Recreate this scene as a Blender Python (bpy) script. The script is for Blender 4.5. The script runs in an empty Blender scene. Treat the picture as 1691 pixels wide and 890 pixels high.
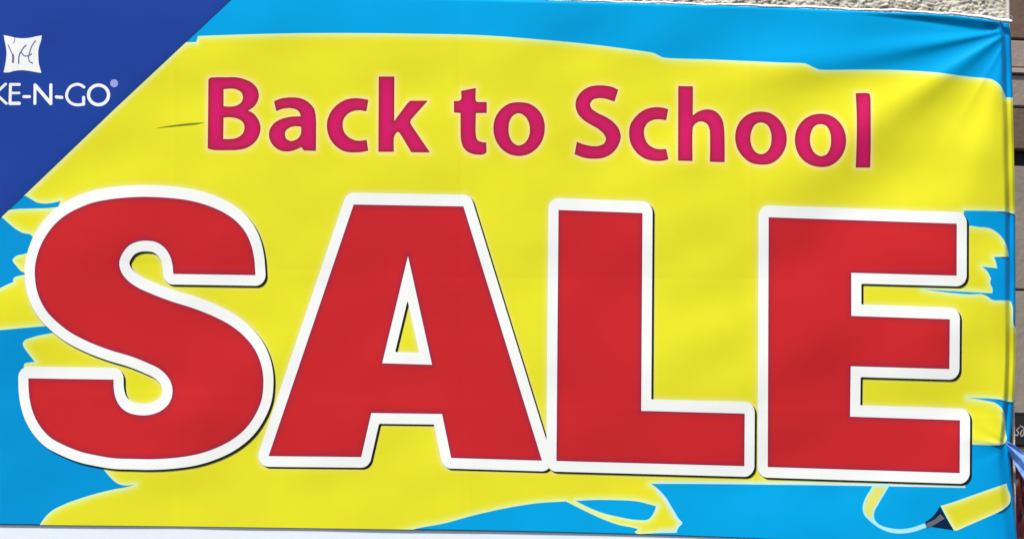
import bpy, math, random
import numpy as np
from mathutils import Matrix, Vector, noise
from mathutils.kdtree import KDTree
from mathutils.geometry import delaunay_2d_cdt

random.seed(4)
S = bpy.context.scene
C = S.collection
R = math.radians

# ------------------------------------------------------------------ camera
PW, PH = 1691.0, 890.0            # frame of the photograph, used to measure the print
DIST = 8.0
FPX = DIST / 2.3 * PW
YAW, PITCH, ROLL = R(10), R(7), R(-0.25)
ZC = 2.6                          # height of the middle of the banner


def to_world_dir(x, y):
    """direction of the line of sight, x right / y down, unit forward"""
    x = np.asarray(x, float); y = np.asarray(y, float)
    c, s = math.cos(ROLL), math.sin(ROLL)
    x, y = c * x - s * y, s * x + c * y
    dx, dy, dz = x, np.ones_like(x), -y
    c, s = math.cos(PITCH), math.sin(PITCH)
    dy, dz = c * dy - s * dz, s * dy + c * dz
    c, s = math.cos(YAW), math.sin(YAW)
    dx, dy = c * dx + s * dy, -s * dx + c * dy
    return np.stack([dx, dy, dz], -1)


FWD = to_world_dir(0.0, 0.0)
CAMP = np.array([0.0, 0.0, ZC]) - FWD * DIST
cam = bpy.data.cameras.new('Camera')
camo = bpy.data.objects.new('Camera', cam)
C.objects.link(camo)
rgt = to_world_dir(1.0, 0.0) - FWD
upv = FWD - to_world_dir(0.0, 1.0)
m = Matrix.Identity(4)
for i in range(3):
    m[i][0] = rgt[i]; m[i][1] = upv[i]; m[i][2] = -FWD[i]; m[i][3] = CAMP[i]
camo.matrix_world = m
cam.sensor_fit = 'HORIZONTAL'
cam.sensor_width = 36.0
cam.lens = 36.0 * DIST / 2.3
cam.clip_start = 0.05
cam.clip_end = 500
S.camera = camo

# ------------------------------------------------------------------ light
SUN_EL, SUN_AZ = R(55), R(-34)     # azimuth seen from the banner: negative = to the left
w = bpy.data.worlds.new('World'); S.world = w; w.use_nodes = True
nt = w.node_tree
sky = nt.nodes.new('ShaderNodeTexSky')
sky.sky_type = 'NISHITA'; sky.sun_disc = False
sky.sun_elevation = SUN_EL
sdir = Vector((math.sin(SUN_AZ) * math.cos(SUN_EL), -math.cos(SUN_AZ) * math.cos(SUN_EL), math.sin(SUN_EL)))
sky.sun_rotation = math.atan2(sdir.x, sdir.y)
nt.links.new(sky.outputs[0], nt.nodes['Background'].inputs[0])
nt.nodes['Background'].inputs[1].default_value = 0.12
sl = bpy.data.lights.new('sun', 'SUN'); sl.energy = 4.0; sl.angle = R(3); sl.color = (1, .95, .87)
so = bpy.data.objects.new('sun', sl); C.objects.link(so)
so.rotation_euler = sdir.to_track_quat('Z', 'Y').to_euler()
so.location = sdir * 10
S.view_settings.view_transform = 'Standard'
S.view_settings.look = 'None'
S.view_settings.exposure = 0.35
S.view_settings.gamma = 1
S.view_settings.use_curve_mapping = False


# ------------------------------------------------------------------ helpers
def lin(r, g, b):
    f = lambda c: c / 12.92 if c <= .04045 else ((c + .055) / 1.055) ** 2.4
    return (f(r / 255), f(g / 255), f(b / 255))


def lin4(rgb):
    return np.array(list(lin(*rgb)) + [1.0])


ALB = 0.86


def principled(name):
    mt = bpy.data.materials.new(name); mt.use_nodes = True
    return mt, mt.node_tree, mt.node_tree.nodes['Principled BSDF']


def vinyl(name, rgb=None, attr=False, rough=.42, alpha=1.0):
    """printed vinyl: faint ink mottle and a fine scrim weave"""
    mt, t, b = principled(name)
    n = t.nodes; l = t.links
    tc = n.new('ShaderNodeTexCoord')
    nz = n.new('ShaderNodeTexNoise'); nz.inputs['Scale'].default_value = 5; nz.inputs['Detail'].default_value = 5
    l.new(tc.outputs['Object'], nz.inputs['Vector'])
    mr = n.new('ShaderNodeMapRange')
    mr.inputs[1].default_value = .3; mr.inputs[2].default_value = .7
    mr.inputs[3].default_value = .955 * ALB; mr.inputs[4].default_value = 1.045 * ALB
    l.new(nz.outputs['Fac'], mr.inputs[0])
    mx = n.new('ShaderNodeVectorMath'); mx.operation = 'SCALE'
    if attr:
        a = n.new('ShaderNodeAttribute'); a.attribute_name = 'print_colour'
        l.new(a.outputs['Color'], mx.inputs[0])
    else:
        c = n.new('ShaderNodeRGB'); c.outputs[0].default_value = (*lin(*rgb), 1)
        l.new(c.outputs[0], mx.inputs[0])
    l.new(mr.outputs[0], mx.inputs['Scale'])
    l.new(mx.outputs[0], b.inputs['Base Color'])
    b.inputs['Roughness'].default_value = rough
    b.inputs['Specular IOR Level'].default_value = .07
    nb = n.new('ShaderNodeTexNoise'); nb.inputs['Scale'].default_value = 7; nb.inputs['Detail'].default_value = 2
    l.new(tc.outputs['Object'], nb.inputs['Vector'])
    bp = n.new('ShaderNodeBump'); bp.inputs['Strength'].default_value = .05; bp.inputs['Distance'].default_value = .012
    l.new(nb.outputs['Fac'], bp.inputs['Height'])
    l.new(bp.outputs[0], b.inputs['Normal'])
    b.inputs['Alpha'].default_value = alpha
    return mt


def plain(name, rgb, rough=.7, nscale=20., namp=.12, bump=.0, bscale=80.):
    mt, t, b = principled(name)
    n = t.nodes; l = t.links
    tc = n.new('ShaderNodeTexCoord')
    nz = n.new('ShaderNodeTexNoise'); nz.inputs['Scale'].default_value = nscale; nz.inputs['Detail'].default_value = 6
    l.new(tc.outputs['Object'], nz.inputs['Vector'])
    mr = n.new('ShaderNodeMapRange'); mr.inputs[1].default_value = .3; mr.inputs[2].default_value = .7
    mr.inputs[3].default_value = 1 - namp; mr.inputs[4].default_value = 1 + namp
    l.new(nz.outputs['Fac'], mr.inputs[0])
    mx = n.new('ShaderNodeVectorMath'); mx.operation = 'SCALE'; mx.inputs[0].default_value = lin(*rgb)
    l.new(mr.outputs[0], mx.inputs['Scale']); l.new(mx.outputs[0], b.inputs['Base Color'])
    b.inputs['Roughness'].default_value = rough
    if bump:
        nb = n.new('ShaderNodeTexNoise'); nb.inputs['Scale'].default_value = bscale; nb.inputs['Detail'].default_value = 5
        l.new(tc.outputs['Object'], nb.inputs['Vector'])
        bp = n.new('ShaderNodeBump'); bp.inputs['Strength'].default_value = bump; bp.inputs['Distance'].default_value = .01
        l.new(nb.outputs['Fac'], bp.inputs['Height']); l.new(bp.outputs[0], b.inputs['Normal'])
    return mt


def tag(o, label=None, cat=None, group=None, kind=None):
    if label: o['label'] = label
    if cat: o['category'] = cat
    if group: o['group'] = group
    if kind: o['kind'] = kind
    return o


def link(name, me, mat, parent=None):
    o = bpy.data.objects.new(name, me)
    if mat: me.materials.append(mat)
    C.objects.link(o)
    if parent: o.parent = parent
    return o


def mesh_from(name, verts, faces, smooth=True):
    me = bpy.data.meshes.new(name)
    me.from_pydata([tuple(map(float, v)) for v in verts], [], [tuple(map(int, f)) for f in faces])
    me.update()
    if smooth: me.polygons.foreach_set('use_smooth', np.ones(len(me.polygons), bool))
    return me


# ------------------------------------------------------------------ the shape of the banner
# u, v measure the banner's print (u right, v down); these curves are its edges
def vt(u): return np.interp(u, [-400, 0, 400, 800, 948, 1096, 1300, 1440, 1514, 1574, 1618, 1660, 1700],
                            [-40, -26, -13, -1, 3, 7.4, 13.3, 20, 22.5, 26, 31, 38, 44])
def vb(u): return np.interp(u, [-400, 0, 300, 660, 860, 1060, 1240, 1400, 1690],
                            [861, 865.5, 868.5, 873.5, 877, 882, 888.5, 896, 911])
def ue(v): return np.interp(v, [0, 38, 62, 165, 260, 350, 480, 600, 650, 700, 735, 765, 810, 850, 890, 920],
                            [1664, 1666, 1669.5, 1672.5, 1674.5, 1676.5, 1677, 1676.5, 1674.5, 1671, 1667.5, 1668.5, 1672, 1676, 1680, 1682])


_rng = np.random.RandomState(11)
WAVES = []
for lam, slope, n_ in ((620, .011, 3), (330, .013, 5), (170, .015, 6), (95, .010, 6)):
    for _ in range(n_):
        a = _rng.normal(math.radians(72), .45)      # mostly level, slightly slanting ripples
        WAVES.append((math.cos(a) * 2 * math.pi / lam, math.sin(a) * 2 * math.pi / lam, _rng.uniform(0, 6.28), slope * lam / (2 * math.pi)))
PX = 2.3 / PW
# folds that fan out from the tied corner: (angle below the left direction, half width, height per radius)
FANX, FANY = 1672.0, 50.0
RIDGES = [(9.5, 5.2, .066), (33.5, 8.2, .084), (54, 8, -.015), (76, 9, .06)]


def sst(x, a, b):
    t = np.clip((x - a) / (b - a), 0, 1)
    return t * t * (3 - 2 * t)


def relief(u, v):
    """how far the vinyl stands out from its flat plane, metres, towards the street"""
    u = np.asarray(u, float); v = np.asarray(v, float)
    h = np.zeros(np.broadcast(u, v).shape)
    for kx, ky, ph, amp in WAVES:
        h = h + amp * np.sin(kx * u + ky * v + ph)
    h = h * (.5 + .4 * sst(u, 500, 1500))
    h = h * (.35 + .65 * sst(vb(u) - v, 0, 110)) + 1.5
    # faint creases left from folding the vinyl
    for k, c0, a, wd in ((0, 757, .55, 7), (0, 1236, -.5, 8), (1, 452, .3, 8), (1, 668, -.3, 7), (0, 286, -.40, 8)):
        t = (u - c0 - .012 * v if k == 0 else v - c0 - .024 * u + 18 + 5 * np.sin(u * .006)) / wd
        h = h + a * (np.sqrt(t * t + .04) - .2) * np.exp(-np.abs(t) * .8)
    # fan of folds
    dx = FANX - u; dy = v - FANY
    r = np.hypot(dx, dy) + 1e-6
    th = np.degrees(np.arctan2(dy, np.maximum(dx, 1e-6)))
    env = r * np.exp(-r / 205.0) * sst(r, 1, 18)
    for t0, sg, a in RIDGES:
        h = h + a * env * np.exp(-((th - t0) / sg) ** 2)
    env = r * np.exp(-r / 52.0) * sst(r, 1, 12)
    for t0, sg, a in ((31, 5.5, .075), (11, 4, .03), (60, 7, .085)):
        h = h + a * env * np.exp(-(np.sqrt(((th - t0) / sg) ** 2 + .02) - .14) * 1.7)
    # slack fold of the top hem near the tied corner: it leans forward and ends in a soft line
    ln = np.interp(u, [1380, 1440, 1535, 1590, 1625, 1648, 1662], [22, 27, 38, 46.5, 52, 47, 42])
    t = np.clip((v - vt(u)) / np.maximum(ln - vt(u), 1.0), 0, 1.4)
    h = h + 10.5 * sst(u, 1370, 1600) * (1 - sst(u, 1636, 1662)) * np.where(t < 1, np.sqrt((1 - t) ** 2 + .004) , np.sqrt((t - 1) ** 2 * .05 + .004) )
    # pucker round the tie on the right edge
    dx = 1668 - u; dy = v - 737
    r = np.hypot(dx, dy) + 1e-6
    th = np.degrees(np.arctan2(dy, np.maximum(dx, 1e-6)))
    env = r * np.exp(-r / 34.0)
    for t0, sg, a in ((-62, 16, -.10), (-12, 10, .16), (22, 12, -.06), (-38, 10, .05)):
        h = h + a * env * np.exp(-((th - t0) / sg) ** 2)
    # the right margin steps back behind the post line and ends in a flat lip
    e = ue(v)
    d = e - u
    h = h * PX
    h = h * sst(d, 4, 22)
    wob = 1.0 + .25 * np.sin(v * .021) + .15 * np.sin(v * .055 + 1)
    low = sst(v, 720, 770)
    h = h - .014 * wob * ((1 - low) * (1 - sst(d, 8.5, 17.5)) + low * .8 * (1 - sst(d, 1, 22)))
    h = h - .006 * (1 - sst(d, -1, 4.0))
    # rolled hem along the top
    t = v - vt(u)
    h = h - .0025 * (1 - sst(t, 0, 3.0))
    return h


def place(u, v, lift=0.0, Y=None):
    """point on the banner (or on the plane y = Y behind it)"""
    u = np.asarray(u, float); v = np.asarray(v, float)
    d = to_world_dir((u - PW / 2) / FPX, (v - PH / 2) / FPX)
    y = -(relief(u, v) + lift * (1 + 8.0 * (1 - sst(ue(v) - u, 18, 34)))) if Y is None else np.full(np.broadcast(u, v).shape, float(Y))
    t = (y - CAMP[1]) / d[..., 1]
    return CAMP + d * t[..., None]


def normals_at(u, v):
    e = .6
    a = place(u + e, v) - place(u - e, v)
    b = place(u, v + e) - place(u, v - e)
    n = np.cross(a, b)
    n /= np.linalg.norm(n, axis=-1, keepdims=True) + 1e-12
    n[n[:, 1] > 0] *= -1
    return n


def clampuv(p):
    v = np.minimum(np.maximum(p[:, 1], vt(p[:, 0])), vb(p[:, 0]))
    u = np.minimum(p[:, 0], ue(v))
    v = np.minimum(np.maximum(v, vt(u)), vb(u))
    return np.stack([u, v], 1)


# ------------------------------------------------------------------ outlines
def Z(ox, oy, k, pts):
    return [(ox + p[0] / k, oy + p[1] / k) + tuple(p[2:]) for p in pts]


def curve(pts, step=3.0):
    """closed outline through the points; a third value marks a corner"""
    n = len(pts)
    out = []
    P = [np.array(p[:2], float) for p in pts]
    cor = [len(p) > 2 for p in pts]
    for i in range(n):
        p1, p2 = P[i], P[(i + 1) % n]
        p0 = P[i - 1] if not cor[i] else 2 * p1 - p2
        p3 = P[(i + 2) % n] if not cor[(i + 1) % n] else 2 * p2 - p1
        L = np.linalg.norm(p2 - p1)
        # tangents limited by segment length
        def tan(a, b, c_):
            d1 = np.linalg.norm(b - a) + 1e-9; d2 = np.linalg.norm(c_ - b) + 1e-9
            tt = (b - a) / d1 * d2 / (d1 + d2) + (c_ - b) / d2 * d1 / (d1 + d2)
            return tt * min(L, 1.6 * d1, 1.6 * d2)
        m1 = tan(p0, p1, p2) if not cor[i] else (p2 - p1)
        m2 = tan(p1, p2, p3) if not cor[(i + 1) % n] else (p2 - p1)
        k = max(1, int(round(L / step)))
        for j in range(k):
            t = j / k
            out.append((2 * t**3 - 3 * t**2 + 1) * p1 + (t**3 - 2 * t**2 + t) * m1 + (-2 * t**3 + 3 * t**2) * p2 + (t**3 - t**2) * m2)
    return np.array(out)


def segs(loops):
    a = np.concatenate(loops); b = np.concatenate([np.roll(l, -1, 0) for l in loops])
    return a, b


def dist_to(p, a, b):
    out = np.full(len(p), 1e9)
    ab = b - a; L2 = (ab ** 2).sum(1) + 1e-12
    for s in range(0, len(p), 4000):
        q = p[s:s + 4000, None, :] - a[None]
        t = np.clip((q * ab).sum(-1) / L2, 0, 1)
        d = q - t[..., None] * ab
        out[s:s + 4000] = np.sqrt((d ** 2).sum(-1).min(1))
    return out


def kd_of(loops):
    """search tree over outlines resampled every half unit"""
    q = []
    for l in loops:
        n = np.roll(l, -1, 0) - l
        for p, d in zip(l, n):
            k = max(1, int(math.hypot(d[0], d[1]) / .6))
            for j in range(k): q.append((p[0] + d[0] * j / k, p[1] + d[1] * j / k, 0.0))
    t = KDTree(len(q))
    for i, c in enumerate(q): t.insert(c, i)
    t.balance()
    return t


_trees = {}


def near_dist(p, loops, lim):
    """distance to the outlines, exact below lim"""
    key = tuple(id(l) for l in loops)
    if key not in _trees: _trees[key] = (kd_of(loops), loops)
    t = _trees[key][0]
    out = np.full(len(p), float(lim))
    allp = np.concatenate(loops)
    lo = allp.min(0) - lim; hi = allp.max(0) + lim
    for k in np.where(((p >= lo) & (p <= hi)).all(1))[0]:
        r = t.find((p[k, 0], p[k, 1], 0.0))[2]
        if r < lim: out[k] = r
    return out


def inside(p, loops):
    a, b = segs(loops)
    r = np.zeros(len(p), bool)
    o = np.argsort(p[:, 1], kind='stable')
    elo = np.minimum(a[:, 1], b[:, 1]); ehi = np.maximum(a[:, 1], b[:, 1])
    for s in range(0, len(p), 600):
        k = o[s:s + 600]
        x = p[k, 0][:, None]; y = p[k, 1][:, None]
        e = (elo <= y.max()) & (ehi >= y.min())
        A, B = a[e], b[e]
        c = ((A[:, 1] > y) != (B[:, 1] > y))
        with np.errstate(divide='ignore', invalid='ignore'):
            xi = (B[:, 0] - A[:, 0]) * (y - A[:, 1]) / (B[:, 1] - A[:, 1]) + A[:, 0]
        r[k] = ((c & (x < xi)).sum(1) % 2) == 1
    return r


def contours(F, x0, y0, g):
    """outlines of F < 0 on a regular grid"""
    ny, nx = F.shape
    ins = F < 0
    nxt = {}
    pos = {}

    def pt(key):
        if key not in pos:
            i, j, d = key
            f0 = F[j, i]
            f1 = F[j, i + 1] if d == 0 else F[j + 1, i]
            t = f0 / (f0 - f1)
            pos[key] = (x0 + g * (i + (t if d == 0 else 0)), y0 + g * (j + (t if d == 1 else 0)))
        return key
    code = ins[:-1, :-1] * 1 + ins[:-1, 1:] * 2 + ins[1:, 1:] * 4 + ins[1:, :-1] * 8
    T = {1: [(3, 0)], 2: [(0, 1)], 4: [(1, 2)], 8: [(2, 3)], 3: [(3, 1)], 6: [(0, 2)], 12: [(1, 3)], 9: [(2, 0)],
         7: [(3, 2)], 14: [(0, 3)], 13: [(1, 0)], 11: [(2, 1)], 5: [(3, 0), (1, 2)], 10: [(0, 1), (2, 3)]}
    for j, i in zip(*np.where((code > 0) & (code < 15))):
        ek = {0: (i, j, 0), 1: (i + 1, j, 1), 2: (i, j + 1, 0), 3: (i, j, 1)}
        for a, b in T[int(code[j, i])]:
            nxt[pt(ek[a])] = pt(ek[b])
    loops = []
    while nxt:
        s = next(iter(nxt)); k = s; lp = []
        while k in nxt:
            lp.append(pos[k]); k = nxt.pop(k)
        if len(lp) > 6:
            l = np.array(lp)
            keep = [0]
            for q in range(1, len(l)):
                if np.linalg.norm(l[q] - l[keep[-1]]) > g * .55: keep.append(q)
            loops.append(l[keep])
    return loops


def offset(loops, d, sy=1.0, g=1.5, shift=(0, 0)):
    L = [l * [1, sy] for l in loops]
    allp = np.concatenate(L)
    lo = allp.min(0) - d - 4 * g; hi = allp.max(0) + d + 4 * g
    xs = np.arange(lo[0], hi[0], g); ys = np.arange(lo[1], hi[1], g)
    X, Y = np.meshgrid(xs, ys)
    P = np.stack([X.ravel(), Y.ravel()], 1)
    D = near_dist(P, L, 60)
    D[inside(P, L)] *= -1
    res = contours((D - d).reshape(X.shape), xs[0], ys[0], g)
    return [l / [1, sy] + np.array(shift) for l in res]


def strokes(lines, g=.6):
    """outlines of a drawing made of pen strokes [(width, [points])]"""
    allp = np.concatenate([np.array(l, float) for _, l in lines])
    wm = max(w_ for w_, _ in lines)
    lo = allp.min(0) - wm - 2; hi = allp.max(0) + wm + 2
    xs = np.arange(lo[0], hi[0], g); ys = np.arange(lo[1], hi[1], g)
    X, Y = np.meshgrid(xs, ys)
    P = np.stack([X.ravel(), Y.ravel()], 1)
    D = np.full(len(P), 1e9)
    for w_, l in lines:
        l = np.array(l, float)
        D = np.minimum(D, dist_to(P, l[:-1], l[1:]) - w_ / 2)
    return contours(D.reshape(X.shape), xs[0], ys[0], g)


def open_curve(pts, step=1.5):
    p = [np.array(q, float) for q in pts]
    p = [2 * p[0] - p[1]] + p + [2 * p[-1] - p[-2]]
    out = []
    for i in range(1, len(p) - 2):
        k = max(1, int(np.linalg.norm(p[i + 1] - p[i]) / step))
        for j in range(k):
            t = j / k
            out.append(.5 * (2 * p[i] + (p[i + 1] - p[i - 1]) * t + (2 * p[i - 1] - 5 * p[i] + 4 * p[i + 1] - p[i + 2]) * t * t
                             + (3 * p[i] - p[i - 1] - 3 * p[i + 1] + p[i + 2]) * t**3))
    out.append(p[-2])
    return [tuple(q) for q in out]


def sheet(name, loops, lift, mat, parent, step=8.0, fine_from=None, inner=(), colour=None):
    """a patch of print that follows the relief of the vinyl"""
    cv = np.concatenate(loops)
    n0 = len(cv)
    edges = []
    s = 0
    for l in loops:
        edges += [(s + i, s + (i + 1) % len(l)) for i in range(len(l))]
        s += len(l)
    lo, hi = cv.min(0), cv.max(0)
    cand = []
    if fine_from is None or lo[0] < fine_from:
        x1 = hi[0] if fine_from is None else min(hi[0], fine_from)
        X, Y = np.meshgrid(np.arange(lo[0] + step / 2, x1, step), np.arange(lo[1] + step / 2, hi[1], step))
        X[1::2] += step / 2
        cand.append((np.stack([X.ravel(), Y.ravel()], 1), .45 * step))
    if fine_from is not None:
        for x0, x1, st in ((fine_from, 1646, 3.4), (1646, 1684, 1.7)):
            x0 = max(x0, lo[0]); x1 = min(x1, hi[0])
            if x1 > x0:
                X, Y = np.meshgrid(np.arange(x0, x1, st), np.arange(lo[1] + st / 2, hi[1], st * 1.6))
                X[1::2] += st / 2
                cand.append((np.stack([X.ravel(), Y.ravel()], 1), .5 * st))
    for d in inner:
        q = []
        for l in loops:
            tg = np.roll(l, -1, 0) - np.roll(l, 1, 0)
            nn = np.stack([-tg[:, 1], tg[:, 0]], 1) / (np.linalg.norm(tg, axis=1, keepdims=True) + 1e-9)
            q += [l + nn * d, l - nn * d]
        cand.append((np.concatenate(q), .9 * d))
    pts = []
    for p, md in cand:
        p = p[inside(p, loops)]
        if len(p):
            p = p[near_dist(p, loops, md * 1.05) >= md]
            pts.append(p)
    if len(pts) > 1 and inner:
        # keep the grid clear of the rows that follow the outline
        dmax = max(inner)
        for k in range(len(pts) - len(inner)):
            pts[k] = pts[k][near_dist(pts[k], loops, dmax * 1.3) >= dmax * 1.25]
    allp = np.concatenate([cv] + pts)
    vo, eo, fo, ov, oe, of = delaunay_2d_cdt([Vector((float(a), float(b))) for a, b in allp], edges, [], 0, 1e-4)
    P = np.array([(q.x, q.y) for q in vo])
    F = np.array([f for f in fo if len(f) == 3], int)
    cen = P[F].mean(1)
    F = F[inside(cen, loops)]
    raw = P
    P = clampuv(P)
    a, b, c_ = P[F[:, 0]], P[F[:, 1]], P[F[:, 2]]
    ar = (b[:, 0] - a[:, 0]) * (c_[:, 1] - a[:, 1]) - (b[:, 1] - a[:, 1]) * (c_[:, 0] - a[:, 0])
    ok = np.abs(ar) > 1e-3
    F, ar = F[ok], ar[ok]
    F[ar > 0] = F[ar > 0][:, ::-1]
    used = np.unique(F); mp = -np.ones(len(P), int); mp[used] = np.arange(len(used))
    F = mp[F]; P = P[used]; raw = raw[used]
    W = place(P[:, 0], P[:, 1], lift)
    me = bpy.data.meshes.new(name)
    me.from_pydata(W.tolist(), [], F.tolist())
    me.update()
    # make sure the faces look at the street
    if me.polygons[0].normal.y > 0: me.flip_normals()
    me.polygons.foreach_set('use_smooth', np.ones(len(me.polygons), bool))
    me.normals_split_custom_set_from_vertices(normals_at(P[:, 0], P[:, 1]).tolist())
    if colour is not None:
        at = me.color_attributes.new('print_colour', 'FLOAT_COLOR', 'POINT')
        at.data.foreach_set('color', np.ascontiguousarray(colour(raw), dtype=np.float32).ravel())
    return link(name, me, mat, parent)


def blend(d, stops):
    """print colour as a function of a distance"""
    xs = [s[0] for s in stops]
    cs = np.array([lin4(s[1]) for s in stops])
    return np.stack([np.interp(d, xs, cs[:, k]) for k in range(4)], 1)


def tube(name, pts, radii, mat, parent=None, n=10):
    pts = [Vector(p) for p in pts]
    V, Fc = [], []
    for i, p in enumerate(pts):
        t = (pts[min(i + 1, len(pts) - 1)] - pts[max(i - 1, 0)]).normalized()
        a = t.cross(Vector((0, 1, 0)));
        if a.length < 1e-4: a = t.cross(Vector((0, 0, 1)))
        a.normalize(); b = t.cross(a)
        for k in range(n):
            an = 2 * math.pi * k / n
            V.append(p + (a * math.cos(an) + b * math.sin(an)) * radii[i])
    for i in range(len(pts) - 1):
        for k in range(n):
            Fc.append((i * n + k, i * n + (k + 1) % n, (i + 1) * n + (k + 1) % n, (i + 1) * n + k))
    Fc.append(tuple(range(n))[::-1]); Fc.append(tuple((len(pts) - 1) * n + k for k in range(n)))
    return link(name, mesh_from(name, V, Fc), mat, parent)


def box(name, lo, hi, mat, parent=None, bev=.004):
    import bmesh
    bm = bmesh.new()
    bmesh.ops.create_cube(bm, size=1)
    for v in bm.verts:
        v.co = Vector([(lo[i] + hi[i]) / 2 + v.co[i] * (hi[i] - lo[i]) for i in range(3)])
    if bev: bmesh.ops.bevel(bm, geom=bm.edges[:], offset=bev, segments=2, affect='EDGES')
    me = bpy.data.meshes.new(name); bm.to_mesh(me); bm.free()
    return link(name, me, mat, parent)


# ------------------------------------------------------------------ stucco wall behind the top edge
def make_stucco():
    x1 = float(place(1660, 10, Y=.05)[0])
    x0 = -1.5
    ztop = ZC + .74
    zmid = float(place(1660, 60, Y=.05)[2]) - .02
    z0 = ZC - .75
    g = .0026
    xs = np.linspace(x0, x1, int((x1 - x0) / g))
    zs = np.concatenate([np.linspace(z0, zmid, 14)[:-1], np.linspace(zmid, ztop, int((ztop - zmid) / g))])
    V = []
    nx = len(xs)
    for z in zs:
        for x in xs:
            q = Vector((x * 62 + z * 30, 0, z * 125))
            wq = noise.noise_vector(q * .45) * .9
            q = q + wq
            d, _ = noise.voronoi(Vector((q.x, 0.3, q.z)))
            e = min(1.0, (d[1] - d[0]) * 2.3)
            n1 = noise.fractal(Vector((x * 160, 3, z * 210)), 1.0, 2.0, 3)
            n2 = noise.noise(Vector((x * 30, 7, z * 50)))
            h = .0075 * (e ** .6) * (.75 + .6 * n2) + .0016 * n1
            edge = max(0, 1 - (x1 - x) / .004)
            V.append((x, .05 - h * (1 - edge), z))
    nz = len(zs)
    idx = np.arange(nx * nz).reshape(nz, nx)
    F = np.stack([idx[:-1, :-1], idx[:-1, 1:], idx[1:, 1:], idx[1:, :-1]], -1).reshape(-1, 4).tolist()
    # close the slab: right end and back
    b = len(V)
    V += [(x1, .05, z0), (x1, .05, ztop), (x1, .32, z0), (x1, .32, ztop), (x0, .32, z0), (x0, .32, ztop), (x0, .05, z0), (x0, .05, ztop)]
    F += [[b, b + 2, b + 3, b + 1], [b + 2, b + 4, b + 5, b + 3], [b + 4, b + 6, b + 7, b + 5], [b + 1, b + 3, b + 5, b + 7], [b, b + 6, b + 4, b + 2]]
    mt, t, bs = principled('stucco')
    n = t.nodes; l = t.links
    tc = n.new('ShaderNodeTexCoord')
    vo = n.new('ShaderNodeTexVoronoi'); vo.inputs['Scale'].default_value = 95
    mp = n.new('ShaderNodeMapping'); mp.inputs['Scale'].default_value = (.7, 1, 1.5)
    l.new(tc.outputs['Object'], mp.inputs[0]); l.new(mp.outputs[0], vo.inputs['Vector'])
    cr = n.new('ShaderNodeValToRGB')
    sp = n.new('ShaderNodeSeparateColor'); l.new(vo.outputs['Color'], sp.inputs[0]); l.new(sp.outputs[0], cr.inputs[0])
    els = cr.color_ramp.elements
    els[0].position = 0; els[0].color = (*lin(138, 126, 110), 1)
    els[1].position = 1; els[1].color = (*lin(208, 202, 188), 1)
    for p_, c_ in ((.12, (160, 149, 130)), (.3, (188, 180, 162)), (.7, (199, 192, 176))):
        e = els.new(p_); e.color = (*lin(*c_), 1)
    l.new(cr.outputs[0], bs.inputs['Base Color'])
    bs.inputs['Roughness'].default_value = .9
    o = link('stucco_wall', mesh_from('stucco_wall', V, F), mt)
    tag(o, 'rough cream stucco wall seen above the top edge of the banner', 'wall')
    # smooth painted corner bead at the wall's right end
    tr = plain('corner_bead_paint', (214, 206, 198), .7, 40, .1, .3, 200)
    box('corner_bead', (x1 + .0005, .038, z0), (x1 + .007, .30, ztop), tr, o, .002)


make_stucco()

# ------------------------------------------------------------------ white board below the banner
board_mat = plain('white_board', (224, 230, 236), .5, 3, .02, .03, 30)
pa = place(-160, 840, Y=.006); pb = place(1500, 1000, Y=.006)
tag(box('white_board', (pa[0], .0018, ZC - 1.0), (pb[0], .06, float(place(600, 846, Y=.006)[2])), board_mat, None, .003),
    'plain white board showing below the bottom hem of the banner', 'board')


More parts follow.
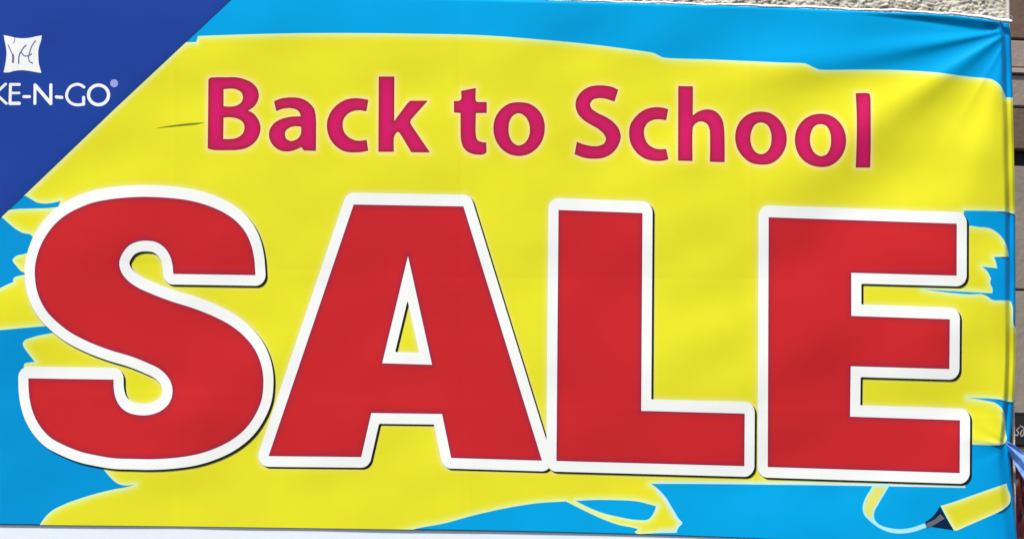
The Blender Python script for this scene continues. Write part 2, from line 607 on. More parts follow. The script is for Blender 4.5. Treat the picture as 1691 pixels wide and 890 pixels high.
# ------------------------------------------------------------------ what stands behind, right of the banner
def behind():
    Yd = 1.7
    xl = float(place(1600, 300, Y=Yd)[0]); xr = xl + 1.5
    zz = lambda v, Y=Yd: float(place(1680, v, Y=Y)[2])
    root = bpy.data.objects.new('panelled_wall', None); C.objects.link(root)
    root.location = (0, 0, 0)
    tag(root, 'brown and taupe panelled wall in the shade right of the banner', 'wall')
    rows = [(-150, -45, (98, 76, 60)), (-42, 64.5, (98, 76, 60)), (67, 112, (142, 127, 117)), (124, 176, (136, 121, 110)),
            (178.5, 247, (92, 74, 58)), (274, 478, (130, 119, 108)), (480, 683, (136, 125, 114)), (686, 900, (60, 46, 42)), (903, 1050, (60, 46, 42))]
    for a, b, c in rows:
        mt = plain('panel_paint', c, .65, 9, .10, .25, 50)
        box('panel', (xl, Yd, zz(b)), (xr, Yd + .04, zz(a)), mt, root, .004)
    mt = plain('panel_trim_paint', (158, 144, 132), .6, 12, .08)
    box('trim', (xl, Yd - .012, zz(122.5)), (xr, Yd + .03, zz(113.5)), mt, root, .003)
    mt = plain('panel_gap', (26, 24, 22), .8)
    box('backing', (xl - .02, Yd + .045, zz(1060)), (xr + .02, Yd + .09, zz(-160)), mt, root, 0)
    # black sign
    Ys = 1.25
    a = place(1640, 684, Y=Ys); b = place(1790, 738, Y=Ys)
    rs = bpy.data.objects.new('black_sign', None); C.objects.link(rs); rs.location = (float(a[0]), Ys, float(b[2]))
    tag(rs, 'small black sign with white script beside the right edge of the banner', 'sign')
    inv = Matrix.Translation(rs.location).inverted()

    def put(o):
        o.matrix_parent_inverse = inv
    put(box('sign_board', (a[0], Ys, b[2]), (b[0], Ys + .03, a[2]), plain('sign_black', (10, 10, 11), .8, 30, .2), rs, .003))
    wm = plain('sign_white', (150, 146, 142), .6)
    lines = [(2.2, open_curve([(1683, 706), (1679, 710), (1682, 714), (1679, 719), (1676, 717)])),
             (2.2, open_curve([(1685, 703), (1690, 706), (1691, 713), (1688, 720), (1685, 716), (1688, 710)])),
             (2.0, open_curve([(1697, 704), (1695, 712), (1698, 720)])), (2.0, open_curve([(1702, 720), (1703, 708), (1708, 706), (1709, 720)]))]
    for ln in lines:
        lp = strokes([ln], .7)
        for l_ in lp[:1]:
            tri = delaunay_2d_cdt([Vector((float(x), float(y))) for x, y in l_], [(i, (i + 1) % len(l_)) for i in range(len(l_))], [], 1, 1e-5)
            f = place(np.array([q.x for q in tri[0]]), np.array([q.y for q in tri[0]]), Y=Ys - .002)
            kk = place(np.array([q.x for q in tri[0]]), np.array([q.y for q in tri[0]]), Y=Ys + .001)
            n = len(f)
            fs = [tuple(t) for t in tri[2]] + [tuple(i + n for i in t)[::-1] for t in tri[2]]
            put(link('script_stroke', mesh_from('script_stroke', np.concatenate([f, kk]), fs, False), wm, rs))

    # maroon patterned cloth hanging low
    mt, t, bs = principled('patterned_cloth')
    n = t.nodes; l = t.links
    tc = n.new('ShaderNodeTexCoord')
    nz = n.new('ShaderNodeTexNoise'); nz.inputs['Scale'].default_value = 26; nz.inputs['Detail'].default_value = 2.5; nz.inputs['Distortion'].default_value = .6
    mp = n.new('ShaderNodeMapping'); mp.inputs['Location'].default_value = (.31, 0, .17); mp.inputs['Scale'].default_value = (1.25, 1, .7)
    l.new(tc.outputs['Object'], mp.inputs[0]); l.new(mp.outputs[0], nz.inputs['Vector'])
    cr = n.new('ShaderNodeValToRGB'); l.new(nz.outputs['Fac'], cr.inputs[0])
    els = cr.color_ramp.elements
    els[0].position = .36; els[0].color = (*lin(74, 28, 36), 1)
    els[1].position = .70; els[1].color = (*lin(226, 190, 178), 1)
    for p_, c_ in ((.45, (146, 42, 46)), (.52, (156, 62, 58)), (.57, (214, 168, 156))):
        e = els.new(p_); e.color = (*lin(*c_), 1)
    l.new(cr.outputs[0], bs.inputs['Base Color']); bs.inputs['Roughness'].default_value = .85
    Yc = .62
    a = place(1632, 739, Y=Yc); b = place(1800, 960, Y=Yc)
    nx, nz_ = 60, 50
    V = []
    for k in (0, 1):
        for j in range(nz_):
            for i in range(nx):
                x = a[0] + (b[0] - a[0]) * i / (nx - 1); z = a[2] + (b[2] - a[2]) * j / (nz_ - 1)
                y = Yc + .016 * math.sin(x * 95 + .8 * math.sin(z * 9)) + .007 * math.sin(x * 210 + z * 13) + .006 * k
                V.append((x, y, z))
    F = []
    for k in (0, 1):
        o_ = k * nx * nz_
        for j in range(nz_ - 1):
            for i in range(nx - 1):
                q = (o_ + j * nx + i, o_ + j * nx + i + 1, o_ + (j + 1) * nx + i + 1, o_ + (j + 1) * nx + i)
                F.append(q if k else q[::-1])
    o_ = nx * nz_
    for i in range(nx - 1):
        F.append((i, i + 1, o_ + i + 1, o_ + i)); q = (nz_ - 1) * nx + i; F.append((q + 1, q, o_ + q, o_ + q + 1))
    for j in range(nz_ - 1):
        q = j * nx; F.append((q + nx, q, o_ + q, o_ + q + nx)); q = j * nx + nx - 1; F.append((q, q + nx, o_ + q + nx, o_ + q))
    tag(link('patterned_cloth', mesh_from('patterned_cloth', V, F), mt), 'dark maroon cloth with pinkish blotches low at the right edge', 'cloth')

    # blue strap that leaves the tie on the banner's edge
    cl = [(1662, 731, 5), (1668, 736, 10), (1676, 745, 18), (1685, 758, 23), (1693, 772, 24), (1702, 790, 22), (1708, 815, 18), (1716, 845, 17)]
    V, F = [], []
    N = 40
    M = 11
    ts = np.linspace(0, len(cl) - 1, N)
    cx = np.interp(ts, range(len(cl)), [c[0] for c in cl]); cy = np.interp(ts, range(len(cl)), [c[1] for c in cl]); cw = np.interp(ts, range(len(cl)), [c[2] for c in cl])
    for i in range(N):
        tx = cx[min(i + 1, N - 1)] - cx[max(i - 1, 0)]; ty = cy[min(i + 1, N - 1)] - cy[max(i - 1, 0)]
        L = math.hypot(tx, ty); nx_, ny_ = -ty / L, tx / L
        for side in (0, 1):
            for k in range(M):
                s_ = k / (M - 1) - .5
                yy = -.004 + .02 * i / N + .006 * math.cos(s_ * 9 + i * .22) - .012 * (.25 - s_ * s_) + .003 * side
                V.append(place(cx[i] + nx_ * s_ * cw[i], cy[i] + ny_ * s_ * cw[i], Y=yy))
    for i in range(N - 1):
        for k in range(M - 1):
            q = i * 2 * M + k; r = (i + 1) * 2 * M + k
            F.append((q, q + 1, r + 1, r)); F.append((q + M, r + M, r + M + 1, q + M + 1))
        q = i * 2 * M; r = (i + 1) * 2 * M
        F.append((q, r, r + M, q + M)); F.append((q + M - 1, q + 2 * M - 1, r + 2 * M - 1, r + M - 1))
    bm_ = plain('blue_strap_plastic', (140, 182, 255), .35, 60, .2, .3, 90)
    tag(link('blue_strap', mesh_from('blue_strap', V, F), bm_), 'glossy blue strap tied at the right edge of the banner', 'strap')


behind()

# ------------------------------------------------------------------ the banner
banner = bpy.data.objects.new('sale_banner', None)
C.objects.link(banner)
banner.location = (0, 0, 0)
tag(banner, 'blue and yellow vinyl banner reading Back to School SALE in pink and red', 'banner')

BLUE = (0, 166, 228)
us = np.concatenate([np.arange(-70, 1500, 7.0), np.arange(1500, 1640, 3.2)])
ds = np.concatenate([np.linspace(34, 20, 8), np.linspace(18.7, 0, 16)])       # columns that follow the right edge
ts = np.concatenate([np.linspace(0, .02, 10)[:-1], np.linspace(.02, .26, 86)[:-1], np.linspace(.26, .99, 190)[:-1], np.linspace(.99, 1, 6)])
U = np.zeros((len(ts), len(us) + len(ds))); Vv = np.zeros_like(U)
for j, t in enumerate(ts):
    row = np.concatenate([us, 1672 - ds])
    v = vt(row) + (vb(row) - vt(row)) * t
    e = ue(v)
    r2 = row.copy()
    r2[len(us):] = e[len(us):] - ds
    # ease the last columns of the regular part towards the edge columns
    k = sst(us, 1560, 1637)
    r2[:len(us)] = us + k * (e[len(us)] - 1672)
    v = vt(r2) + (vb(r2) - vt(r2)) * t
    U[j], Vv[j] = r2, v
W = place(U, Vv)
nr, nc = U.shape
idx = np.arange(nr * nc).reshape(nr, nc)
F = np.stack([idx[:-1, :-1], idx[1:, :-1], idx[1:, 1:], idx[:-1, 1:]], -1).reshape(-1, 4)
vin = link('vinyl_sheet', mesh_from('vinyl_sheet', W.reshape(-1, 3), F.tolist()), vinyl('vinyl_blue', attr=True), banner)
at = vin.data.color_attributes.new('print_colour', 'FLOAT_COLOR', 'POINT')      # the printed blue deepens towards the left end
at.data.foreach_set('color', blend(U.ravel(), [(0, (0, 148, 213)), (160, (0, 152, 217)), (420, BLUE), (1590, BLUE), (1672, (0, 154, 224))]).astype(np.float32).ravel())
if vin.data.polygons[0].normal.y > 0: vin.data.flip_normals()
sm = vin.modifiers.new('thickness', 'SOLIDIFY'); sm.thickness = .0008; sm.offset = -1
tag(vin, 'bright blue printed vinyl sheet')

LV = .0002     # ink layers, one above the other

# ---- pink headline letters
B1 = lambda p: Z(320, 110, 5.563, p)
B2 = lambda p: Z(600, 110, 5.234, p)
B3 = lambda p: Z(930, 120, 5.236, p)
B4 = lambda p: Z(1190, 130, 5.236, p)
PINK = {
    'B': [B1([(134, 122, 1), (150, 106), (200, 101), (300, 100), (390, 101), (470, 120), (540, 155), (585, 210), (597, 265), (585, 320), (550, 370), (497, 406, 1), (545, 430), (590, 485), (613, 560), (600, 630), (555, 700), (490, 745), (400, 765), (300, 768), (170, 764), (128, 752, 1)]),
          B1([(273, 208, 1), (340, 203), (400, 213), (440, 243), (452, 280), (440, 325), (405, 355), (350, 368), (273, 367, 1)]),
          B1([(273, 468, 1), (330, 466), (400, 478), (450, 510), (466, 560), (450, 615), (405, 652), (340, 667), (270, 667, 1)])],
    'a': [B1([(737, 320, 1), (800, 296), (900, 285), (990, 296), (1060, 335), (1105, 390), (1121, 470), (1123, 600), (1122, 774, 1), (1010, 770, 1), (987, 738, 1), (930, 765), (860, 780), (790, 768), (725, 720), (693, 650), (695, 590), (730, 530), (800, 485), (880, 464), (983, 458, 1), (975, 430), (950, 400), (900, 383), (830, 385), (757, 409, 1)]),
          B1([(985, 553, 1), (940, 548), (880, 560), (845, 590), (837, 625), (850, 665), (890, 685), (940, 672), (975, 640), (986, 610)])],
    'c': [B1([(1603, 308, 1), (1540, 296), (1480, 292), (1400, 305), (1320, 350), (1255, 425), (1225, 510), (1225, 580), (1250, 660), (1310, 735), (1390, 780), (1480, 788), (1560, 782), (1602, 772, 1), (1588, 675, 1), (1540, 682), (1490, 680), (1430, 655), (1380, 600), (1367, 540), (1378, 480), (1420, 430), (1480, 405), (1530, 402), (1585, 411, 1)])],
    'k': [B2([(133, 88, 1), (268, 88, 1), (266, 474, 1), (385, 315), (405, 297, 1), (555, 297, 1), (410, 462), (405, 478), (412, 500), (575, 742, 1), (415, 740, 1), (312, 572), (297, 562), (280, 578), (265, 608), (263, 736, 1), (130, 736, 1)])],
    't': [B2([(972, 187, 1), (970, 290), (978, 305), (1066, 308, 1), (1066, 402, 1), (972, 402, 1), (972, 590), (985, 635), (1030, 655), (1062, 657, 1), (1060, 745), (1040, 757), (960, 758), (900, 735), (860, 690), (845, 640), (840, 500), (840, 402, 1), (783, 396, 1), (783, 300, 1), (830, 296), (845, 283), (845, 212, 1)])],
    'o': [B2([(1340, 310), (1440, 325), (1520, 385), (1562, 470), (1567, 550), (1545, 640), (1490, 715), (1410, 762), (1340, 772), (1260, 755), (1185, 700), (1140, 625), (1124, 540), (1138, 450), (1190, 370), (1260, 322)]),
          B2([(1343, 403), (1395, 428), (1430, 485), (1440, 545), (1425, 620), (1390, 665), (1340, 683), (1295, 660), (1262, 600), (1255, 530), (1268, 460), (1300, 418)])],
    'S': [B3([(475, 150, 1), (430, 128), (370, 115), (300, 112), (225, 125), (160, 165), (115, 230), (107, 290), (122, 345), (165, 400), (230, 445), (300, 485), (350, 530), (370, 575), (355, 612), (310, 633), (260, 637), (190, 625), (118, 600, 1), (99, 705, 1), (180, 735), (270, 744), (350, 735), (430, 690), (480, 620), (498, 550), (482, 490), (430, 425), (370, 385), (290, 345), (245, 310), (233, 275), (250, 240), (300, 222), (360, 225), (443, 250, 1)])],
    'c2': [B3([(908, 318, 1), (850, 303), (780, 302), (700, 325), (620, 390), (578, 460), (570, 530), (580, 600), (625, 680), (700, 740), (780, 762), (850, 763), (910, 750, 1), (890, 660, 1), (850, 664), (790, 655), (735, 620), (702, 550), (700, 490), (730, 435), (780, 408), (830, 404), (890, 412, 1)])],
    'h': [B3([(995, 118, 1), (1122, 120, 1), (1120, 372, 1), (1170, 338), (1230, 320), (1290, 325), (1345, 360), (1380, 420), (1392, 500), (1396, 650), (1396, 774, 1), (1268, 770, 1), (1270, 600), (1265, 490), (1245, 445), (1195, 422), (1150, 435), (1125, 465), (1118, 530), (1118, 764, 1), (993, 760, 1)])],
    'o2': [B4([(345, 286), (430, 300), (510, 360), (558, 440), (572, 520), (558, 600), (510, 680), (430, 735), (350, 743), (260, 725), (185, 665), (140, 590), (126, 510), (138, 430), (190, 345), (265, 298)]),
           B4([(348, 378), (400, 398), (432, 455), (440, 520), (428, 590), (395, 637), (350, 654), (305, 637), (272, 590), (257, 520), (268, 450), (300, 395)])],
    'o3': [B4([(860, 305), (950, 320), (1030, 380), (1075, 465), (1085, 540), (1070, 620), (1020, 700), (945, 752), (865, 763), (780, 745), (700, 690), (655, 610), (642, 530), (655, 450), (705, 370), (780, 320)]),
           B4([(862, 393), (915, 410), (945, 460), (955, 530), (945, 605), (915, 655), (870, 671), (820, 650), (785, 595), (772, 530), (785, 455), (815, 408)])],
    'l': [B4([(1168, 127, 1), (1270, 127), (1289, 135), (1295, 160), (1298, 400), (1298, 550), (1293, 768, 1), (1168, 767, 1), (1177, 500), (1176, 300)])],
}
pink_loops = {k: [curve(l, 2.5) for l in v] for k, v in PINK.items()}

# ---- big red letters
Sred = [(57.5, 442.8), (60.2, 426.6), (67.4, 405), (77.3, 387.1), (91.7, 369.1), (107.9, 355.6), (129.4, 343.9), (152.8, 334.9), (179.8, 329.5), (206.7, 326.5), (233.7, 325.2), (260.7, 325.8), (285, 327.5),
        (313.3, 331.4), (341.6, 339), (367.9, 350.2), (388.1, 363.7), (404.3, 381.9), (414.4, 403.2), (419.5, 425.4), (421.9, 454.2, 1), (286, 452.1, 1), (285, 439.6), (280.9, 423.4), (271.8, 409.2), (258.7, 400.1), (243.5, 397.5),
        (226.3, 399.1), (212.1, 406.2), (203, 417.3), (197.5, 430), (197.2, 438.5), (201, 450.5), (210.3, 462.4), (224.7, 473.1), (251.7, 485.7), (280.4, 496.6), (321.4, 509.6), (353.8, 522.7), (382.1, 537.9), (404.3, 556.1), (420.5, 576.3),
        (430.6, 599.6), (434.7, 622), (434.9, 634), (432.2, 658.4), (422.5, 682.7), (406.4, 706), (382.1, 726.2), (353.8, 740.4), (325.4, 749.5), (291, 755.1), (250.6, 757.6), (215, 757), (191, 756.3), (162.3, 751.9), (133.7, 745.4), (106.9, 734.9), (82.1, 721),
        (66.5, 703.8), (55.7, 684), (50.3, 666.1), (47.6, 648.1), (46.7, 624.4, 1), (187.5, 626.5, 1), (187.8, 640.9), (190.5, 655.3), (197.7, 669.7), (210.3, 680.1), (228.3, 684.9), (248.1, 684.4), (266, 677.7), (278.6, 666.1), (284.6, 649.9),
        (284, 637.3), (277.7, 622.9), (264.2, 609.4), (242.7, 598.6), (215.7, 587.9), (183, 578.2), (143.8, 563), (115, 547.7), (95.3, 532.5), (79.1, 516.3), (68.3, 499.2), (61.1, 480.3), (57.9, 460.6)]
cc = lambda pts: [(a, b, 1) for a, b in pts]
RED = {
    'S': [Sred],
    'A': [cc([(584, 337.8), (765.3, 341), (895, 760), (745, 755.5), (730, 683), (613, 681.5), (596.5, 754), (443.5, 752.5)]),
          cc([(673.7, 422.5), (713.5, 602), (631, 599.5)])],
    'L': [cc([(922.3, 346.8), (1061, 352), (1058.8, 678), (1229.8, 682.5), (1229.2, 769), (918.8, 760.5)])],
    'E': [cc([(1269.3, 358.8), (1580, 369.5), (1579.8, 455), (1405.8, 450.3), (1405.8, 521.5), (1568.5, 527), (1567.8, 609), (1404.8, 604.3), (1403.8, 687.5), (1585.3, 693.5), (1584.8, 780.5), (1267.8, 770.5)])],
}
red_loops = {k: [curve(l, 3.0) for l in v] for k, v in RED.items()}
white_loops = {k: offset(v, 16.6, .90, 1.6, (0, -.8)) for k, v in red_loops.items()}
shadow_loops = {k: [l + np.array([3.5, 3.1]) for l in v] for k, v in white_loops.items()}

# ---- yellow brush strokes
YEL = [(42.2, 323.3, 1), (20, 330, 1), (60, 270), (150, 180), (270, 85, 1), (304, 70.5, 1), (324, 70, 1), (327, 60, 1), (418, 57), (507, 55.3), (596, 55.2), (684, 56.2), (800, 59), (889, 65.6), (977, 74), (1066, 85.7), (1079, 88), (1093, 94.8), (1184, 99), (1280, 103.4), (1332, 106), (1341, 110.5), (1352, 115), (1426, 115.4), (1487, 116.4), (1547, 120.3), (1596, 126.8), (1640, 132.4), (1652, 141.4), (1658, 153), (1661, 161.5, 1), (1700, 162, 1),
       (1700, 356, 1), (1677, 354.2), (1663, 350.4), (1636, 348.7), (1592, 348, 1), (1590, 374, 1), (1601, 373), (1617, 375), (1632.6, 376.6), (1646, 383.5), (1657.4, 395.9), (1664, 412.1), (1666, 424, 1), (1641.2, 424.5, 1), (1645, 434), (1646.9, 443, 1), (1622, 440.4, 1), (1630.7, 448.4), (1636.6, 460, 1), (1635.2, 467.5), (1639.2, 477), (1638.7, 484.3, 1), (1600, 482.2), (1560, 479.8), (1524.4, 477.6, 1), (1557, 482), (1600, 486), (1622, 486), (1630, 489), (1638, 494.8), (1655, 496), (1669, 497.5), (1672, 505), (1673, 514), (1676, 540), (1700, 548, 1),
       (1700, 664, 1), (1665.4, 663), (1651, 659.6), (1623, 657.4), (1598, 656.7, 1), (1623, 660.3), (1645.7, 666.2), (1655.6, 675.2), (1659.8, 692), (1661, 714.5), (1662.6, 723), (1659.8, 731.5), (1651, 734.7), (1607.8, 733.8), (1594, 733.5, 1), (1594, 805, 1), (1450, 802.3), (1250, 799.5), (1120, 798.4), (1074.7, 798.3, 1), (1083.6, 804.4), (1097.8, 818.6), (1110, 838), (1120.8, 855.8), (1126.9, 863.6), (1122.6, 868), (1119, 873), (1117.3, 879, 1), (1085, 879.6), (1051.6, 880.7), (1048, 877.8), (1053.4, 873.6), (1044.6, 870.7), (1023.3, 866.5), (994.9, 856.5), (966.5, 843.4), (945.2, 832.7), (934.5, 827.4, 1),
       (888.4, 830.3), (838.7, 838), (782, 850.5), (728.7, 864.7), (693.2, 871), (660, 880, 1), (640, 890, 1), (58, 890, 1), (66.8, 864.2), (72.6, 855.6), (84, 844.1), (105, 832.7), (133.7, 822.2), (162.3, 813.6), (191, 806.9), (210, 803.4), (223.4, 799.2, 1), (210, 801.2), (198.6, 799.8), (189, 794.5), (181.4, 786.8), (173.8, 778.2), (165, 766, 1), (100, 712, 1), (56, 640, 1), (40, 612, 1), (40.4, 600.4), (48.5, 598.1), (57.5, 597.4, 1), (48.5, 586.1), (38.6, 571.7), (37.7, 567.2), (40.4, 562.1), (53.9, 556.7), (77.3, 551.3), (92, 549, 1), (84, 538, 1), (70.1, 538.8), (36, 541.8), (0, 545), (-30, 547, 1), (-30, 490, 1), (0, 475.8), (10.8, 470.4), (22.5, 465.4, 1), (21.2, 462.4), (24.3, 457.9), (36.9, 454.3), (49, 452, 1), (36.9, 449), (27, 439.2), (20.7, 429), (27, 422.7), (38.6, 419.8), (52, 416, 1), (60, 400, 1), (49.4, 387), (39.5, 385.3), (27, 379), (14.4, 369), (3.6, 359.2), (-8, 350, 1), (0, 346, 1), (13.5, 347.2), (27, 345.4), (53.9, 344.5), (80.9, 343.6), (96, 342, 1), (100, 332, 1), (86.3, 335.3), (71.9, 336.4), (61.1, 334.6), (52.1, 329.5)]
HOLE = [(950.5, 826.4, 1), (980.7, 825), (1016, 825.3), (1051.6, 827.4), (1083.6, 835.2, 1), (1080, 845.2), (1071.2, 856.5), (1051.6, 857.8), (1023.3, 853.2), (994.9, 846.2), (970, 836.3)]
yel = [curve(YEL, 3.0), curve(HOLE, 2.5)]
all_pink = [l for v in pink_loops.values() for l in v]
all_white = [l for v in white_loops.values() for l in v]
NAVY = [(425, -40, 1), (382, 0, 1), (189, 180.3, 1), (41.2, 321.5, 1), (-60, 417, 1), (-60, -40, 1)]
navy = [curve(NAVY, 6.0)]
YC = (237, 230, 44)


def yellow_print(p):
    d = near_dist(p, yel, 40)
    col = blend(d, [(0, (216, 246, 196)), (2.2, (230, 245, 160)), (6, (236, 237, 92)), (13, YC)])

    def over(colr, target, fac):
        f = np.clip(fac, 0, 1)[:, None]
        return colr * (1 - f) + lin4(target) * f
    d = near_dist(p, all_pink, 30)
    col = over(col, (252, 240, 104), np.interp(d, [0, 5, 14], [.55, .3, 0]))
    col = over(col, (255, 226, 168), np.interp(d, [0, 1.4, 4.6], [1, .85, 0]))
    d = near_dist(p, all_white, 30)
    col = over(col, (238, 234, 160), np.interp(d, [0, 3, 8], [.7, .3, 0]))
    low = (p[:, 1] > 794) & (p[:, 0] > 1085)
    col = over(col, (206, 242, 244), np.where(low, np.interp(near_dist(p, yel, 30), [0, 4, 7], [1, .8, 0]), 0))
    d = near_dist(p, navy, 30)
    col = over(col, (238, 244, 170), np.interp(d, [0, 2, 9], [.9, .7, 0]))
    return col


sheet('brush_stroke', yel, LV * 1, vinyl('ink_yellow', attr=True), banner, 5.0, 1500, (2.2, 6.0), yellow_print)
tag(bpy.data.objects['brush_stroke'], 'large yellow brush stroke printed behind the lettering')

# navy corner with the shop's emblem
cp = sheet('corner_panel', navy, LV * 3, vinyl('ink_navy', attr=True), banner, 14.0, None, (3.0, 9.0),
           lambda p: blend(near_dist(p, navy, 30), [(0, (30, 62, 128)), (3, (30, 66, 150)), (12, (34, 68, 158))]))
tag(cp, 'navy blue triangular corner of the banner')

white_ink = vinyl('ink_white', (251, 252, 247))
LG = lambda pts: [(p[0] / 5.563, 40 + p[1] / 5.563) for p in pts]
pil = sheet('pillow_emblem', [curve(Z(0, 40, 5.563, [(35, 103, 1), (90, 115), (140, 127), (210, 133), (290, 125), (340, 113), (383, 106, 1), (378, 150), (362, 200), (352, 245), (352, 300), (358, 370), (370, 415), (380, 450, 1), (330, 443), (270, 432), (200, 425), (130, 432), (80, 445), (33, 445, 1), (45, 390), (55, 330), (60, 270), (52, 200), (42, 150)]), 1.5)],
            LV * 4, white_ink, cp, 6)
tag(pil, 'white pillow shaped emblem')
grey_ink = vinyl('ink_grey', (112, 118, 158))
em = strokes([(1.7, LG(open_curve([(75, 195), (92, 232), (116, 285)], 4))), (3.6, LG([(119, 285), (121, 320), (118, 350)])),
              (2.2, LG(open_curve([(172, 362), (174, 300), (192, 255), (222, 212), (240, 197)], 4))), (1.9, LG(open_curve([(196, 262), (222, 292), (262, 292), (290, 275)], 4))),
              (1.9, LG(open_curve([(325, 155), (292, 205), (270, 270), (262, 305), (272, 345), (300, 360)], 4))), (1.2, LG([(137, 130), (135, 160), (120, 178)]))], .4)
tag(sheet('emblem_script', em, LV * 5, grey_ink, cp, 4), 'grey script drawn across the emblem')
th = np.linspace(0, 2 * math.pi, 33)
ell = lambda cx, cy, rx, ry: [(cx + rx * math.cos(t), cy + ry * math.sin(t)) for t in th]
LET = {
    'K': [(4.0, LG([(52, 552), (-42, 640), (58, 730)])), (4.2, LG([(-58, 548), (-58, 738)]))],
    'E': [(4.4, LG([(96, 556), (92, 731)])), (4.2, LG([(96, 556), (178, 556)])), (3.6, LG([(96, 635), (176, 634)])), (5.0, LG([(92, 730), (176, 729)]))],
    '-': [(4.4, LG([(219, 668), (271, 668)]))],
    'N': [(4.4, LG([(322, 560), (320, 730)])), (5.2, LG([(326, 566), (466, 730)])), (4.6, LG([(467, 560), (467, 730)]))],
    '- ': [(4.6, LG([(518, 670), (568, 675)]))],
    'G': [(4.2, LG(open_curve([(772, 580), (738, 560), (696, 556), (645, 580), (615, 632), (617, 685), (655, 728), (708, 743), (768, 738)], 4))), (4.6, LG([(768, 738), (768, 675)]))],
    'O': [(4.9, LG(ell(905, 652, 92, 90)))],
}
for nm, st in LET.items():
    tag(sheet('hyphen' if '-' in nm else 'letter', strokes([(w_ * 1.1, l_) for w_, l_ in st], .5), LV * 4, white_ink, cp, 5),
        None if '-' in nm else 'small white letter %s on the navy corner' % nm)
rg = strokes([(13.0, LG([(1047.9, 545), (1048.1, 545)]))], .5)
tag(sheet('registered_mark', rg, LV * 4, vinyl('ink_lilac', (166, 172, 228)), cp, 4), 'pale lilac registered mark')

# pink letters
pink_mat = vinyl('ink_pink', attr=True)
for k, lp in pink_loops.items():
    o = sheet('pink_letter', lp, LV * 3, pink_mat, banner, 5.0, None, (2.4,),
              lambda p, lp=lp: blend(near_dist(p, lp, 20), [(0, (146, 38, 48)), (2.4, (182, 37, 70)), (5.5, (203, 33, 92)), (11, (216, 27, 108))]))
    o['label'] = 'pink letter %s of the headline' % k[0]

# red letters with white outline and dark drop shadow
red_mat = vinyl('ink_red', attr=True)
dark_mat = vinyl('ink_shadow', (30, 32, 14), alpha=.92)
order = {'A': 3, 'S': 6, 'L': 6, 'E': 6}
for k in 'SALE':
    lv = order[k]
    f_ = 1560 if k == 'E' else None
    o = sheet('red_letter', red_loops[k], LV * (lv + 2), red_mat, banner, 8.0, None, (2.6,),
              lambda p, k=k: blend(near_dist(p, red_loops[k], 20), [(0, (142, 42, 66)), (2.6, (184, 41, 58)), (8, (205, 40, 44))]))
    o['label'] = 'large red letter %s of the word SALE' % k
    q = sheet('outline', white_loops[k], LV * (lv + 1), white_ink, o, 8.0); q['label'] = 'thick white outline'
    q = sheet('drop_shadow', shadow_loops[k], LV * lv, dark_mat, o, 8.0); q['label'] = 'thin dark printed drop shadow'

# thin green gash in the yellow, beside the headline
tag(sheet('brush_gap', [curve([(256.7, 212, 1), (281, 207.6), (308, 204.2), (338.5, 202.3, 1), (322, 206), (300, 208.2), (282, 209.8)], 2)], LV * 3, vinyl('ink_green', (112, 146, 38)), banner, 6), 'thin green gap in the yellow stroke')

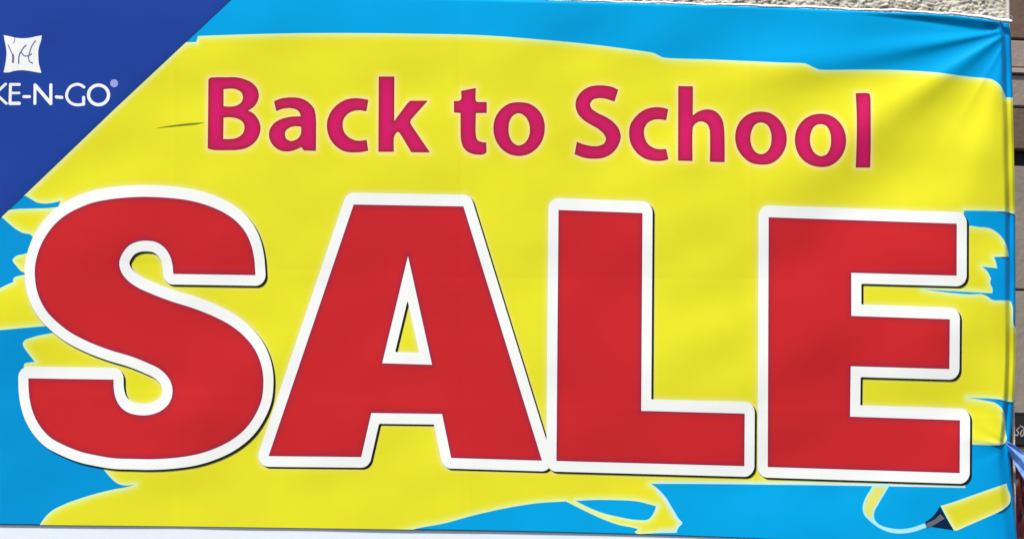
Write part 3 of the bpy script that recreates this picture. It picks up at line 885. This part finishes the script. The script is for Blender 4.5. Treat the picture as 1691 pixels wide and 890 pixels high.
# ink loop and highlighter pen
PN = lambda p: Z(1400, 780, 5.811, p)
loop_out = [curve(PN([(240, 118, 1), (215, 165), (165, 250), (142, 340), (155, 400), (220, 470), (310, 535), (430, 578), (540, 582), (640, 565), (760, 522, 1), (735, 485, 1), (620, 525), (520, 540), (400, 530), (310, 500), (258, 450), (255, 380), (290, 310), (340, 225), (385, 150), (405, 118, 1)]), 2)]
tag(sheet('ink_loop', loop_out, LV * 2, vinyl('ink_loop', attr=True), banner, 3.5, None, (1.6,),
          lambda p: (lambda d, f: blend(d, [(0, (168, 234, 246)), (1.6, (176, 236, 240)), (4.2, (228, 226, 112))]) * (1 - f) + lin4((176, 238, 248)) * f)
          (near_dist(p, loop_out, 20), np.clip((p[:, 1] - 850) / 12, 0, 1)[:, None])), 'pale ink loop drawn by the pen')
body = [curve(PN([(890, 318, 1), (1000, 285), (1200, 215), (1400, 145), (1525, 103, 1), (1535, 150), (1562, 230), (1556, 290), (1500, 347), (1300, 445), (1150, 510), (1040, 556), (1018, 552, 1), (950, 435)]), 2.5)]
tag(sheet('pen_body', body, LV * 2, vinyl('ink_pen_body', attr=True), banner, 4, 1560, (2.0, 5.0),
          lambda p: blend(near_dist(p, body, 20), [(0, (196, 244, 220)), (2, (240, 246, 170)), (5, (238, 234, 96)), (12, (232, 224, 50))])), 'yellow highlighter pen body')
tip = [curve(PN([(884, 322, 1), (840, 390), (790, 440), (745, 470, 1), (758, 530, 1), (800, 517, 1), (1014, 550, 1), (950, 435)]), 2.5)]
tag(sheet('pen_tip', tip, LV * 3, vinyl('ink_tip', (16, 40, 72)), banner, 4), 'dark pen tip')
nib = [curve(PN([(888, 395, 1), (930, 440, 1), (805, 515, 1), (762, 528, 1), (755, 485, 1), (830, 450)]), 2.5)]
tag(sheet('pen_nib', nib, LV * 4, vinyl('ink_nib', (104, 112, 122)), banner, 4), 'grey pen nib')

# ------------------------------------------------------------------ cord along the top hem
uu = np.concatenate([np.arange(-60, 1640, 12.0), np.arange(1640, 1673, 2.0)])
cp_, rad = [], []
for u in uu:
    v = float(np.interp(u, [-60, 948, 1300, 1514, 1574, 1618, 1640, 1660, 1673], [-30, 1.4, 11.3, 20.0, 23.4, 28.6, 31.4, 34, 36.5]))
    v += .7 * math.sin(u * .05) + .5 * math.sin(u * .13 + 1)
    cp_.append(place(u, v, Y=.0035))
    r_ = np.interp(u, [-60, 900, 1300, 1500, 1560, 1640, 1655, 1664, 1670, 1672.5], [.0016, .0018, .0023, .0027, .0024, .0031, .0042, .0046, .0036, .0012])
    rad.append(1.3 * float(r_) * (1 + .12 * math.sin(u * .09)))
cord_mat = plain('cord_white', (244, 244, 238), .7, 120, .06, .4, 300)
cord = tube('hem_cord', cp_, rad, cord_mat, banner, 10)
tag(cord, 'thin white cord along the top hem')
lp = [place(1667 + 5 * math.cos(t), 31 - 4.5 * math.sin(t), Y=.004) for t in np.linspace(-.2, 3.4, 16)]
tube('cord_loop', lp, [.0007] * 16, plain('cord_grey', (168, 164, 158), .7), cord, 8)
